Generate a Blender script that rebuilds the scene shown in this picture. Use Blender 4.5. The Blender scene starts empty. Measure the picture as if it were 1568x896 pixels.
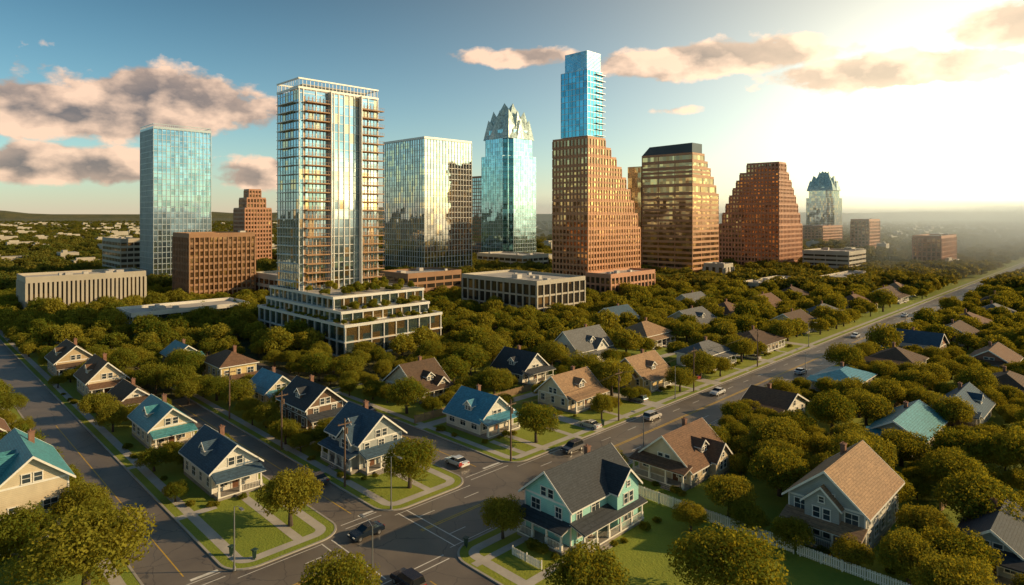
import bpy, math, random
import numpy as np
from mathutils import Vector
random.seed(7); rng=np.random.default_rng(7)
U=1.4
C45=math.cos(math.pi/4)
scene=bpy.context.scene
def W(p,q,z=0.0):
    return ((p-q)*C45*U,(p+q)*C45*U,z)
# ---------------------------------------------------------------- materials
def nodes_of(name):
    m=bpy.data.materials.new(name); m.use_nodes=True
    nt=m.node_tree; b=nt.nodes['Principled BSDF']; return m,nt,b
def N(nt,t,**k):
    n=nt.nodes.new(t)
    for a,v in k.items(): setattr(n,a,v)
    return n
def mixc(nt,fac,a,b,bt='MIX'):
    n=N(nt,'ShaderNodeMix',data_type='RGBA',blend_type=bt)
    for i,v in ((0,fac),(6,a),(7,b)):
        if hasattr(v,'links') or hasattr(v,'is_linked'): nt.links.new(v,n.inputs[i])
        else: n.inputs[i].default_value=v if i==0 else (*v,1)
    return n.outputs[2]
def mth(nt,op,a,b=None,c=None,clamp=False):
    n=N(nt,'ShaderNodeMath',operation=op); n.use_clamp=clamp
    for i,v in enumerate((a,b,c)):
        if v is None: continue
        if hasattr(v,'is_linked'): nt.links.new(v,n.inputs[i])
        else: n.inputs[i].default_value=v
    return n.outputs[0]
def noise(nt,scale,detail=4,vec=None,rough=.55):
    n=N(nt,'ShaderNodeTexNoise'); n.inputs['Scale'].default_value=scale
    n.inputs['Detail'].default_value=detail; n.inputs['Roughness'].default_value=rough
    if vec is None:
        tc=N(nt,'ShaderNodeTexCoord'); vec=tc.outputs['Object']
    nt.links.new(vec,n.inputs['Vector']); return n.outputs['Fac']
def bump(nt,b,h,s=.3,d=.05):
    n=N(nt,'ShaderNodeBump'); n.inputs['Strength'].default_value=s; n.inputs['Distance'].default_value=d
    nt.links.new(h,n.inputs['Height']); nt.links.new(n.outputs[0],b.inputs['Normal'])
def contrast(nt,f,lo,hi,a=0,b_=1):
    n=N(nt,'ShaderNodeMapRange'); nt.links.new(f,n.inputs[0])
    n.inputs[1].default_value=lo; n.inputs[2].default_value=hi; n.inputs[3].default_value=a; n.inputs[4].default_value=b_; return n.outputs[0]
MC={}
def mat_plain(name,c,rough=.8,var=.25,scale=.6,fine=9,metal=0,bs=.15):
    if name in MC: return MC[name]
    m,nt,b=nodes_of(name)
    f1=contrast(nt,noise(nt,scale,5),.3,.7); f2=contrast(nt,noise(nt,fine,3),.3,.7)
    dk=tuple(x*(1-var) for x in c); lt=tuple(min(1,x*(1+var*.6)) for x in c)
    col=mixc(nt,f1,dk,lt); col=mixc(nt,mth(nt,'MULTIPLY',f2,.35),col,dk)
    nt.links.new(col,b.inputs['Base Color']); b.inputs['Roughness'].default_value=rough
    b.inputs['Metallic'].default_value=metal
    bump(nt,b,f2,bs,.02); MC[name]=m; return m
def mat_siding(name,c):
    if name in MC: return MC[name]
    m,nt,b=nodes_of(name)
    tc=N(nt,'ShaderNodeTexCoord'); s=N(nt,'ShaderNodeSeparateXYZ'); nt.links.new(tc.outputs['Object'],s.inputs[0])
    fr=mth(nt,'FRACT',mth(nt,'MULTIPLY',s.outputs[2],4.2))
    line=contrast(nt,fr,.0,.16)
    f1=contrast(nt,noise(nt,.9,5),.3,.7)
    col=mixc(nt,f1,tuple(x*.82 for x in c),c)
    col=mixc(nt,line,tuple(x*.55 for x in c),col)
    nt.links.new(col,b.inputs['Base Color']); b.inputs['Roughness'].default_value=.65
    bump(nt,b,fr,.5,.03); MC[name]=m; return m
def mat_roof(name,c,metal=False):
    if name in MC: return MC[name]
    m,nt,b=nodes_of(name)
    tc=N(nt,'ShaderNodeTexCoord')
    v=N(nt,'ShaderNodeTexVoronoi'); v.inputs['Scale'].default_value=3.2
    mp=N(nt,'ShaderNodeMapping'); mp.inputs['Scale'].default_value=(1,1,2.4)
    nt.links.new(tc.outputs['Object'],mp.inputs[0]); nt.links.new(mp.outputs[0],v.inputs['Vector'])
    s=N(nt,'ShaderNodeSeparateXYZ'); nt.links.new(tc.outputs['Object'],s.inputs[0])
    bw=N(nt,'ShaderNodeRGBToBW'); nt.links.new(v.outputs['Color'],bw.inputs[0])
    f1=contrast(nt,noise(nt,.5,6),.3,.7)
    col=mixc(nt,bw.outputs[0],tuple(x*.6 for x in c),tuple(min(1,x*1.35) for x in c))
    col=mixc(nt,mth(nt,'MULTIPLY',f1,.5),col,tuple(x*.6+.02 for x in c))
    fr=mth(nt,'FRACT',mth(nt,'MULTIPLY',s.outputs[2],5.0)); line=contrast(nt,fr,0,.25)
    col=mixc(nt,line,tuple(x*.5 for x in c),col)
    nt.links.new(col,b.inputs['Base Color']); b.inputs['Roughness'].default_value=.5 if metal else .85
    bump(nt,b,fr,.5,.04); MC[name]=m; return m
def mat_glass(name,c,fl=3.4,bay=3.0,rough=.04,metal=.85,tilt=.03,warm=None,warmth=.8,warp=3.0):
    if name in MC: return MC[name]
    m,nt,b=nodes_of(name)
    tc=N(nt,'ShaderNodeTexCoord')
    dv=N(nt,'ShaderNodeVectorMath',operation='DIVIDE'); dv.inputs[1].default_value=(bay,bay,fl)
    nt.links.new(tc.outputs['Object'],dv.inputs[0])
    fl_=N(nt,'ShaderNodeVectorMath',operation='FLOOR')
    ad=N(nt,'ShaderNodeVectorMath',operation='ADD'); ad.inputs[1].default_value=(.013,.017,.011)
    nt.links.new(dv.outputs[0],ad.inputs[0]); nt.links.new(ad.outputs[0],fl_.inputs[0])
    wn=N(nt,'ShaderNodeTexWhiteNoise',noise_dimensions='3D'); nt.links.new(fl_.outputs[0],wn.inputs['Vector'])
    sb=N(nt,'ShaderNodeVectorMath',operation='SUBTRACT'); sb.inputs[1].default_value=(.5,.5,.5); nt.links.new(wn.outputs['Color'],sb.inputs[0])
    sc=N(nt,'ShaderNodeVectorMath',operation='SCALE'); sc.inputs['Scale'].default_value=tilt; nt.links.new(sb.outputs[0],sc.inputs[0])
    nz=N(nt,'ShaderNodeTexNoise'); nz.inputs['Scale'].default_value=.12; nz.inputs['Detail'].default_value=2
    nt.links.new(tc.outputs['Object'],nz.inputs['Vector'])
    sb2=N(nt,'ShaderNodeVectorMath',operation='SUBTRACT'); sb2.inputs[1].default_value=(.5,.5,.5); nt.links.new(nz.outputs['Color'],sb2.inputs[0])
    sc2=N(nt,'ShaderNodeVectorMath',operation='SCALE'); sc2.inputs['Scale'].default_value=tilt*warp; nt.links.new(sb2.outputs[0],sc2.inputs[0])
    g=N(nt,'ShaderNodeNewGeometry')
    a1=N(nt,'ShaderNodeVectorMath',operation='ADD'); nt.links.new(g.outputs['Normal'],a1.inputs[0]); nt.links.new(sc.outputs[0],a1.inputs[1])
    a2=N(nt,'ShaderNodeVectorMath',operation='ADD'); nt.links.new(a1.outputs[0],a2.inputs[0]); nt.links.new(sc2.outputs[0],a2.inputs[1])
    nm=N(nt,'ShaderNodeVectorMath',operation='NORMALIZE'); nt.links.new(a2.outputs[0],nm.inputs[0]); nt.links.new(nm.outputs[0],b.inputs['Normal'])
    col=mixc(nt,wn.outputs['Value'],tuple(x*.55 for x in c),c)
    if warm:
        th=mth(nt,'GREATER_THAN',wn.outputs['Value'],warmth); col=mixc(nt,th,col,warm)
    nt.links.new(col,b.inputs['Base Color']); b.inputs['Roughness'].default_value=rough
    b.inputs['Metallic'].default_value=metal; MC[name]=m; return m
def mat_leaf(name,c1,c2):
    m,nt,b=nodes_of(name); nt.nodes.remove(b)
    out=[n for n in nt.nodes if n.type=='OUTPUT_MATERIAL'][0]
    oi=N(nt,'ShaderNodeObjectInfo'); geo=N(nt,'ShaderNodeNewGeometry')
    nz=noise(nt,.35,3,vec=geo.outputs['Position']); nz=contrast(nt,nz,.35,.65)
    f=mth(nt,'ADD',mth(nt,'MULTIPLY',oi.outputs['Random'],.65),mth(nt,'MULTIPLY',nz,.35))
    col=mixc(nt,f,c1,c2)
    d=N(nt,'ShaderNodeBsdfDiffuse'); t=N(nt,'ShaderNodeBsdfTranslucent'); mx=N(nt,'ShaderNodeMixShader'); mx.inputs[0].default_value=.38
    nt.links.new(col,d.inputs[0]); 
    tcol=mixc(nt,.6,col,(c2[0]*2.2,c2[1]*1.8,c2[2]*.6)); nt.links.new(tcol,t.inputs[0])
    nt.links.new(d.outputs[0],mx.inputs[1]); nt.links.new(t.outputs[0],mx.inputs[2]); nt.links.new(mx.outputs[0],out.inputs[0])
    return m
M_leaf=mat_leaf('oak_foliage',(.07,.12,.018),(.30,.265,.036))
M_leaf2=mat_leaf('far_foliage',(.07,.105,.024),(.22,.19,.035))
M_bark=mat_plain('bark',(.09,.065,.045),.9,.4,3)
M_white=mat_plain('white_paint',(.80,.77,.70),.5,.1,1.2)
M_conc=mat_plain('concrete',(.42,.39,.34),.85,.2,.3,6)
M_walk=mat_plain('sidewalk_concrete',(.50,.46,.40),.85,.22,.35,5)
M_brick=mat_plain('chimney_brick',(.26,.13,.085),.9,.4,1.5,12)
M_hglass=mat_glass('house_glass',(.05,.07,.085),1.1,1.0,.05,.0,.02)
M_door=mat_plain('door_wood',(.16,.07,.035),.5,.3,2)
M_deck=mat_plain('porch_floor',(.30,.27,.24),.7,.2,2)
# ---------------------------------------------------------------- mesh builder
class MB:
    def __init__(s): s.v=[];s.f=[];s.m=[]
    def poly(s,pts,mi=0):
        n=len(s.v); s.v.extend(pts); s.f.append(tuple(range(n,n+len(pts)))); s.m.append(mi)
    def box(s,x0,y0,z0,x1,y1,z1,mi=0):
        if x0>x1:x0,x1=x1,x0
        if y0>y1:y0,y1=y1,y0
        n=len(s.v)
        s.v.extend([(x0,y0,z0),(x1,y0,z0),(x1,y1,z0),(x0,y1,z0),(x0,y0,z1),(x1,y0,z1),(x1,y1,z1),(x0,y1,z1)])
        for f in ((0,3,2,1),(4,5,6,7),(0,1,5,4),(1,2,6,5),(2,3,7,6),(3,0,4,7)):
            s.f.append(tuple(n+i for i in f)); s.m.append(mi)
    def cyl(s,x,y,z0,z1,r0,r1=None,k=10,mi=0,x2=None,y2=None):
        r1=r0 if r1 is None else r1; x2=x if x2 is None else x2; y2=y if y2 is None else y2
        n=len(s.v)
        for (cx,cy,z,r) in ((x,y,z0,r0),(x2,y2,z1,r1)):
            for i in range(k):
                a=2*math.pi*i/k; s.v.append((cx+r*math.cos(a),cy+r*math.sin(a),z))
        for i in range(k):
            j=(i+1)%k; s.f.append((n+i,n+j,n+k+j,n+k+i)); s.m.append(mi)
        s.f.append(tuple(n+k+i for i in range(k))); s.m.append(mi)
        s.f.append(tuple(n+k-1-i for i in range(k))); s.m.append(mi)
    def prism(s,pts,axis,a0,a1,mi=0):
        f=(lambda a,c,z:(a,c,z)) if axis=='x' else (lambda a,c,z:(c,a,z))
        n=len(s.v);k=len(pts)
        for a in (a0,a1):
            for c,z in pts: s.v.append(f(a,c,z))
        fl=[tuple(n+k-1-i for i in range(k)),tuple(n+k+i for i in range(k))]
        for i in range(k):
            j=(i+1)%k; fl.append((n+i,n+j,n+k+j,n+k+i))
        for x in fl: s.f.append(x if axis=='x' else tuple(reversed(x))); s.m.append(mi)
    def obj(s,name,mats,parent=None,loc=(0,0,0),rot=0,smooth=False):
        me=bpy.data.meshes.new(name); me.from_pydata(s.v,[],s.f)
        for m in mats: me.materials.append(m)
        if len(mats)>1: me.polygons.foreach_set('material_index',s.m)
        if smooth: me.polygons.foreach_set('use_smooth',[True]*len(s.f))
        me.update()
        o=bpy.data.objects.new(name,me); scene.collection.objects.link(o)
        o.location=loc; o.rotation_euler=(0,0,rot)
        if parent: o.parent=parent
        return o
def empty(name,loc,rot=math.pi/4):
    e=bpy.data.objects.new(name,None); e.empty_display_size=1; scene.collection.objects.link(e)
    e.location=loc; e.rotation_euler=(0,0,rot); return e
R45=math.pi/4
occ=[]; clear=[]
# ---------------------------------------------------------------- houses
def fb(mb,R,side,a0,a1,z0,z1,o0,o1,mi=0):
    x0,y0,x1,y1=R
    if side=='y0': mb.box(a0,y0-o1,z0,a1,y0-o0,z1,mi)
    elif side=='y1': mb.box(a0,y1+o0,z0,a1,y1+o1,z1,mi)
    elif side=='x0': mb.box(x0-o1,a0,z0,x0-o0,a1,z1,mi)
    else: mb.box(x1+o0,a0,z0,x1+o1,a1,z1,mi)
def window(T,G,R,side,a,z,w,h):
    t=.11
    fb(G,R,side,a-w/2,a+w/2,z,z+h,-.05,.03)
    fb(T,R,side,a-w/2-t,a-w/2,z,z+h,-.02,.09); fb(T,R,side,a+w/2,a+w/2+t,z,z+h,-.02,.09)
    fb(T,R,side,a-w/2-t-.04,a+w/2+t+.04,z-t,z,-.02,.14); fb(T,R,side,a-w/2-t-.04,a+w/2+t+.04,z+h,z+h+t,-.02,.12)
    fb(T,R,side,a-w/2,a+w/2,z+h*.5-.03,z+h*.5+.03,-.02,.06)
    if w>.9: fb(T,R,side,a-.025,a+.025,z,z+h,-.02,.055)
def gable(WL,RF,TR,R,ze,zr,ax,o=.65,t=.2):
    x0,y0,x1,y1=R
    if ax=='x': c0,c1,a0,a1=y0,y1,x0,x1
    else: c0,c1,a0,a1=x0,x1,y0,y1
    cm=(c0+c1)/2; sl=(zr-ze)/(cm-c0)
    WL.prism([(c0,ze),(c1,ze),(cm,zr-.02)],ax,a0,a1)
    e=ze-o*sl
    RF.prism([(c0-o,e),(cm,zr),(cm,zr+t),(c0-o,e+t)],ax,a0-o,a1+o)
    RF.prism([(cm,zr),(c1+o,e),(c1+o,e+t),(cm,zr+t)],ax,a0-o,a1+o)
    b=.06
    for aa,bb in ((a0-o-b,a0-o),(a1+o,a1+o+b)):
        TR.prism([(c0-o-.02,e-.08),(cm,zr-.1),(cm,zr+t+.03),(c0-o-.02,e+t+.02)],ax,aa,bb)
        TR.prism([(cm,zr-.1),(c1+o+.02,e-.08),(c1+o+.02,e+t+.02),(cm,zr+t+.03)],ax,aa,bb)
    for cc in (c0-o-.07,c1+o):
        if ax=='x': TR.box(a0-o,cc,e-.06,a1+o,cc+.07,e+t*.6)
        else: TR.box(cc,a0-o,e-.06,cc+.07,a1+o,e+t*.6)
def hip(RF,TR,R,ze,zr,o=.6):
    x0,y0,x1,y1=R[0]-o,R[1]-o,R[2]+o,R[3]+o
    w=x1-x0; d=y1-y0
    TR.box(x0,y0,ze-.2,x1,y1,ze-.004)
    if w>=d: r0=(x0+d/2,(y0+y1)/2,zr); r1=(x1-d/2,(y0+y1)/2,zr)
    else: r0=((x0+x1)/2,y0+w/2,zr); r1=((x0+x1)/2,y1-w/2,zr)
    A,B,C,D=(x0,y0,ze),(x1,y0,ze),(x1,y1,ze),(x0,y1,ze)
    if w>=d:
        for f in ((A,B,r1,r0),(B,C,r1),(C,D,r0,r1),(D,A,r0)): RF.poly(list(f))
    else:
        for f in ((A,B,r0),(B,C,r1,r0),(C,D,r1),(D,A,r0,r1)): RF.poly(list(f))
def porch(P,TR,RF,R,side,a0,a1,dep,zt,rail=True,steps=None):
    zf=.55
    x0,y0,x1,y1=R
    L=a1-a0
    fb(P,R,side,a0,a1,.0,zf,.003,dep)
    fb(TR,R,side,a0-.03,a1+.03,zf-.14,zf+.02,dep,dep+.06)
    n=max(3,int(L/2.4)+1)
    cols=[a0+.2+(L-.4)*i/(n-1) for i in range(n)]
    for c in cols:
        fb(TR,R,side,c-.11,c+.11,zf,zt,dep-.32,dep-.1)
        fb(TR,R,side,c-.17,c+.17,zf+.004,zf+.8,dep-.38,dep-.04)
    fb(TR,R,side,a0,a1,zt,zt+.28,dep-.36,dep-.06)
    o=.35; zh=zt+.28+dep*.32
    def shed(lo,hi,mb,dz,th,a0_,a1_):
        if side=='y0': mb.prism([(y0-hi,zt+.26+dz),(y0-lo,zh+dz),(y0-lo,zh+dz+th),(y0-hi,zt+.26+dz+th)],'x',a0_,a1_)
        elif side=='x0': mb.prism([(x0-hi,zt+.26+dz),(x0-lo,zh+dz),(x0-lo,zh+dz+th),(x0-hi,zt+.26+dz+th)],'y',a0_,a1_)
    shed(.003,dep+o,RF,0.02,.16,a0-o,a1+o)
    shed(.004,dep+o+.03,TR,-.05,.065,a0-o-.04,a1+o+.04)
    s0=steps if steps is not None else (a0+a1)/2
    if rail:
        for i in range(n-1):
            if cols[i]<=s0<=cols[i+1]: continue
            fb(TR,R,side,cols[i]+.17,cols[i+1]-.17,zf+.78,zf+.86,dep-.24,dep-.16)
            k=int((cols[i+1]-cols[i])/.22)
            for j in range(1,k):
                c=cols[i]+(cols[i+1]-cols[i])*j/k
                fb(TR,R,side,c-.025,c+.025,zf,zf+.78,dep-.22,dep-.18)
    if s0>-50:
        for j in range(3):
            fb(P,R,side,s0-.9,s0+.9,0,zf-.14*(j+1),dep+.07+.3*j,dep+.07+.3*(j+1)-.004)
def house(p,q,w,d,h,roof='gx',wall='beige',rc='charcoal',por='y0',dorm=False,chim=True,wing=None,name=None,wrap=False,hs=.80):
    occ.append((p-1.3,q-1.3,p+w+1,q+d+1))
    k_=1.0 if q>44 else .6
    clear.append((p-1.5,q-3.8*k_,p+w+.5,q)); clear.append((p-2.4*k_,q-1.5,p,q+d-.5))
    Wd,D,Hh=w*U,d*U,max(4.9,h*U*hs)
    wc={'beige':(.54,.44,.31),'cream':(.68,.57,.40),'white':(.76,.72,.63),'cyan':(.36,.70,.62),'grey':(.40,.42,.40),'brown':(.19,.11,.065),'tan':(.56,.42,.25),'brick':(.34,.16,.10),'sage':(.36,.40,.28),'yellow':(.68,.52,.24)}[wall]
    rcx={'charcoal':(.045,.052,.062),'brown':(.19,.10,.055),'blue':(.08,.30,.42),'teal':(.07,.29,.33),'tan':(.36,.22,.12),'grey':(.16,.16,.16),'slate':(.05,.10,.15),'umber':(.12,.07,.04)}[rc]
    Mw=mat_siding('siding_'+wall,wc); Mr=mat_roof('shingles_'+rc,rcx,rc in('blue','teal'))
    nm=name or {'brick':'brick_house'}.get(wall,'craftsman_house')
    E=empty(nm,W(p,q,.1)); 
    WL,RF,TR,GL,P,CH,DR=MB(),MB(),MB(),MB(),MB(),MB(),MB()
    R=(0,0,Wd,D)
    span=D if roof=='gx' else Wd
    if roof=='hip': span=min(Wd,D)
    ze=max(Hh-span*.5*(.84 if roof!='hip' else .6), 3.0)
    if Hh-ze<1.3: ze=Hh-1.3
    if 4.2<ze<4.9: ze=4.3
    two=ze>=4.9
    P.box(-.06,-.06,-.3,Wd+.06,D+.06,.5)
    WL.box(0,0,.5,Wd,D,ze)
    TR.box(-.04,-.04,ze-.3,Wd+.04,D+.04,ze-.05)
    for cx in (-.05,Wd-.13):
        for cy in (-.05,D-.13): TR.box(cx,cy,.502,cx+.18,cy+.18,ze-.3)
    if two: TR.box(-.045,-.045,2.95,Wd+.045,D+.045,3.12)
    if roof=='gx': gable(WL,RF,TR,R,ze,Hh,'x')
    elif roof=='gy': gable(WL,RF,TR,R,ze,Hh,'y')
    else: hip(RF,TR,R,ze,Hh)
    floors=[1.25]+([3.5] if two else [])
    for side,L in (('x0',D),('y0',Wd),('x1',D),('y1',Wd)):
        n=max(2,int(L/2.7))
        for fi,z in enumerate(floors):
            for i in range(n):
                a=L*(i+.5)/n
                if fi==0 and side==por and abs(a-L/2)<.6*L/n+.2 and n%2==1: continue
                ww=random.choice((.85,1.0,1.5)); ww=min(ww,L/n*.6)
                hh=min(1.35,max(.7,ze-z-.5))
                window(TR,GL,R,side,a,z,ww,hh)
    gs={'gx':('x0','x1',D),'gy':('y0','y1',Wd)}.get(roof)
    if gs and Hh-ze>1.7:
        big=Hh-ze>2.5
        for s in gs[:2]:
            if big:
                for dx in (-.62,.62): window(TR,GL,R,s,gs[2]/2+dx,ze+.05,.85,1.1)
            else: window(TR,GL,R,s,gs[2]/2,ze+.15,.9,min(1.0,(Hh-ze)*.42))
    L={'x0':D,'y0':Wd}[por]; da=L/2 if not wing else L*.28
    fb(DR,R,por,da-.5,da+.5,.55,2.6,-.03,.05); fb(TR,R,por,da-.64,da-.5,.55,2.74,-.02,.1); fb(TR,R,por,da+.5,da+.64,.55,2.74,-.02,.1); fb(TR,R,por,da-.5,da+.5,2.6,2.74,-.02,.1)
    porch(P,TR,RF,R,por,.1,L-.1,2.1,2.45,True,da)
    if wrap:
        o2='x0' if por=='y0' else 'y0'; L2={'x0':D,'y0':Wd}[o2]
        porch(P,TR,RF,R,o2,.1,L2-.1,1.7,2.42,True,-99 if not wrap=='s' else L2/2)
    if wing:
        side,a0,a1,dep=wing; LL={'x0':D,'y0':Wd}[side]; a0*=LL; a1*=LL
        zr=ze+(a1-a0)/2*.95; zr=min(zr,Hh-.15)
        if side=='y0':
            R2=(a0,-dep,a1,D/2); WL.box(a0,-dep,.5,a1,.1,ze); gable(WL,RF,TR,R2,ze,zr,'y',.4)
            P.box(a0-.05,-dep-.05,-.3,a1+.05,0,.49)
        else:
            R2=(-dep,a0,Wd/2,a1); WL.box(-dep,a0,.5,.1,a1,ze); gable(WL,RF,TR,R2,ze,zr,'x',.4)
            P.box(-dep-.05,a0-.05,-.3,0,a1+.05,.49)
        m=(a0+a1)/2
        for z in floors:
            window(TR,GL,R2,side,m-.62,z,.8,1.3); window(TR,GL,R2,side,m+.62,z,.8,1.3)
        window(TR,GL,R2,side,m,ze+.1,.6,.7)
    if dorm and roof!='hip':
        zb=ze+(Hh-ze)*.22; dw=1.9; zt=min(Hh-.35,zb+1.15); zr=min(Hh+.1,zt+.8)
        if roof=='gx':
            yf=(zb-ze)/((Hh-ze)/(D/2))-.1; c=Wd*.5
            WL.box(c-dw/2,yf,zb-.2,c+dw/2,D/2,zt); R2=(c-dw/2,yf,c+dw/2,D/2); gable(WL,RF,TR,R2,zt,zr,'y',.28,.12)
            window(TR,GL,R2,'y0',c-.42,zb+.25,.6,.7); window(TR,GL,R2,'y0',c+.42,zb+.25,.6,.7)
        else:
            xf=(zb-ze)/((Hh-ze)/(Wd/2))-.1; c=D*.45
            WL.box(xf,c-dw/2,zb-.2,Wd/2,c+dw/2,zt); R2=(xf,c-dw/2,Wd/2,c+dw/2); gable(WL,RF,TR,R2,zt,zr,'x',.28,.12)
            window(TR,GL,R2,'x0',c-.42,zb+.25,.6,.7); window(TR,GL,R2,'x0',c+.42,zb+.25,.6,.7)
    if chim:
        cx,cy=(Wd*.72,D*.62) if roof!='gy' else (Wd*.66,D*.7)
        CH.box(cx-.35,cy-.3,ze-.5,cx+.35,cy+.3,Hh+.5); CH.box(cx-.43,cy-.38,Hh+.5,cx+.43,cy+.38,Hh+.66)
        CH.cyl(cx-.13,cy,Hh+.66,Hh+.95,.1); 
    for mb,n,m in ((WL,'walls',Mw),(RF,'roof',Mr),(TR,'trim_and_railings',M_white),(GL,'window_glass',M_hglass),(P,'foundation_and_porch',M_deck),(DR,'front_door',M_door)):
        if mb.f: mb.obj(n,[m],E)
    if CH.f: CH.obj('chimney',[M_brick],E)
    return E
house(43.6,36.2,9.4,5.6,7.9,'gx','cyan','charcoal','y0',False,True,('y0',.58,.95,1.6),wrap='s',name='victorian_house',hs=.80)
house(61,17.3,10.2,6.6,8.3,'gx','grey','tan','x0',False,True,('x0',.3,.75,.8),hs=.80)
house(62.9,35.2,8.2,6.7,6.2,'gx','cream','brown','x0',True,True,('y0',.5,.9,1.2))
house(90.4,36.2,8,6,4.9,'gy','white','umber','x0')
house(113.3,33.6,10,7,4.4,'hip','beige','blue','x0')
house(90.9,19.5,12,6,4.9,'gx','beige','teal','x0')
house(108.4,16.3,9,5.5,5.4,'gx','grey','slate','x0',True)
house(135.7,30.3,9,8,5.4,'hip','yellow','umber','x0')
house(156,30.8,9,8,5.8,'gy','brick','slate','x0')
house(149,17.5,10,7,5.4,'gx','brick','brown','x0')
house(65,6.5,8,5,5,'gx','grey','charcoal','x0')
house(57.3,63.4,6.3,7,6.1,'gy','white','blue','y0',True)
house(39.6,64.7,5.9,7,7.5,'gy','grey','slate','y0',True,True,('x0',.1,.5,.9),wrap='s')
house(41.5,81.3,5.5,8,7.3,'gy','brown','charcoal','y0',True)
house(60.8,82,6.3,9,6.7,'gx','cream','umber','y0',True,True,('y0',.5,.95,.8))
house(41,110.7,6,8.5,7.5,'hip','yellow','brown','y0')
house(42.5,96.6,5,6.5,5.7,'gy','cream','blue','y0')
house(25.0,70,4.9,8.6,6.2,'gy','white','slate','y0',True)
house(24.4,89.2,4.9,8.2,6.2,'gy','cream','teal','y0',True)
house(25.2,107.5,4.5,6.5,4.9,'gy','white','umber','y0')
house(24,121,5.3,8,7.1,'gy','cream','brown','y0',True)
house(23,141,6,8,7,'gy','tan','umber','y0',True)
house(41,134.8,5,7,5,'gy','grey','teal','y0')
house(7.2,72.5,5.6,10,9,'gy','cream','teal','y0',True,True,('x0',.1,.5,.7),hs=.86)
house(6.5,101,5,7,6,'gy','brick','brown','y0')
house(80.4,77.8,6.8,7.5,6.3,'gy','white','charcoal','y0',True)
house(74.2,62.1,8,6.2,6.1,'gx','cream','tan','y0',True)
house(97.9,79.5,11,7,8.0,'gx','white','grey','y0',True,True,('y0',.5,.8,.8))
house(92,60.4,8.4,6.8,6.4,'gx','yellow','tan','y0',True,True,('x0',.2,.7,.8))
house(121.7,79,10,8,6.5,'hip','cream','tan','y0')
house(112.8,60,10,6.2,5.7,'hip','white','grey','y0')
house(149,82,11,9,6,'gx','cream','grey','y0',True)
house(135,59.5,11,7.5,4.9,'hip','beige','umber','y0')
house(168,81.5,11,9,6.2,'hip','white','brown','y0')
house(165,62,11,8,5.6,'gx','cream','umber','y0')
house(187,62,11,8,5.6,'hip','white','grey','y0')
house(192,81,11,9,6.2,'gx','yellow','brown','y0')
house(214,62,12,8,6,'hip','cream','brown','y0')
house(197,29,11,8,5.6,'hip','cream','brown','x0')
house(222,27,12,8,5.6,'hip','beige','grey','x0')
house(176,28,10,8,5.4,'gx','tan','umber','x0')
house(127,13,9,6,5.2,'hip','brick','umber','x0')
house(243,60,12,9,6,'gx','white','umber','y0')
house(265,62,12,9,6,'hip','beige','tan','y0')
house(222,84,12,9,6,'hip','cream','umber','y0')
house(178,98,11,9,6.4,'gx','white','grey','y0')
house(137,98,10,8,6.4,'gx','cream','slate','y0')
house(250,30,12,8,6,'hip','white','umber','x0')
# ---------------------------------------------------------------- towers
def tower_parts(name,p,q):
    return empty(name,W(p,q,0)),MB(),MB()
def slabs(B,x0,y0,x1,y1,z0,z1,fh,t,o,mi=0):
    n=max(1,round((z1-z0)/fh)); f=(z1-z0)/n
    for i in range(n+1): B.box(x0-o,y0-o,z0+i*f-t/2,x1+o,y1+o,z0+i*f+t/2,mi)
def piers(B,x0,y0,x1,y1,z0,z1,bay,w,o,mi=0,sides='xyXY'):
    nx=max(1,round((x1-x0)/bay)); ny=max(1,round((y1-y0)/bay))
    for i in range(nx+1):
        a=x0+(x1-x0)*i/nx
        if 'y' in sides: B.box(a-w/2,y0-o,z0,a+w/2,y0+.05,z1,mi)
        if 'Y' in sides: B.box(a-w/2,y1-.05,z0,a+w/2,y1+o,z1,mi)
    for i in range(ny+1):
        a=y0+(y1-y0)*i/ny
        if 'x' in sides: B.box(x0-o-.003,a-w/2,z0,x0+.05,a+w/2,z1,mi)
        if 'X' in sides: B.box(x1-.05,a-w/2,z0,x1+o+.003,a+w/2,z1,mi)
def rooftop(B,x0,y0,x1,y1,z,mi=0,par=1.0):
    t=.35
    B.box(x0,y0,z,x1,y0+t,z+par,mi);B.box(x0,y1-t,z,x1,y1,z+par,mi);B.box(x0,y0+t,z,x0+t,y1-t,z+par,mi);B.box(x1-t,y0+t,z,x1,y1-t,z+par,mi)
def hvac(B,x0,y0,x1,y1,z,n,mi=0):
    for i in range(n):
        a=random.uniform(x0+1.5,x1-4.5); b=random.uniform(y0+1.5,y1-4.5); s=random.uniform(1.2,3)
        B.box(a,b,z,a+s,b+s*random.uniform(.6,1.4),z+random.uniform(.8,1.8),mi)
G_blue=mat_glass('tower_glass_blue',(.46,.62,.72),3.4,2.4,.03,.92,.014,warp=2)
G_condo=mat_glass('condo_glass',(.46,.60,.68),3.4,2.0,.03,.92,.018,warm=(.70,.52,.32),warmth=.85,warp=2)
G_teal=mat_glass('tower_glass_teal',(.17,.50,.62),3.4,2.4,.03,.9,.014,warp=2)
G_frost=mat_glass('tower_glass_pale_teal',(.42,.66,.72),3.4,2.4,.03,.92,.018,warp=2)
G_silver=mat_glass('tower_glass_silver',(.66,.66,.64),3.6,2.4,.03,.94,.016,warm=(.85,.70,.48),warmth=.8,warp=2)
G_bronze=mat_glass('tower_glass_bronze',(.48,.28,.15),3.4,2.4,.06,.85,.03,warm=(.80,.50,.24),warmth=.8)
G_dark=mat_glass('office_glass_dark',(.10,.085,.07),3.4,3,.08,.5,.02,warm=(.3,.19,.09))
G_pod=mat_glass('podium_glass',(.28,.40,.42),3.4,3,.05,.85,.02,warm=(.50,.34,.16),warmth=.7)
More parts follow.
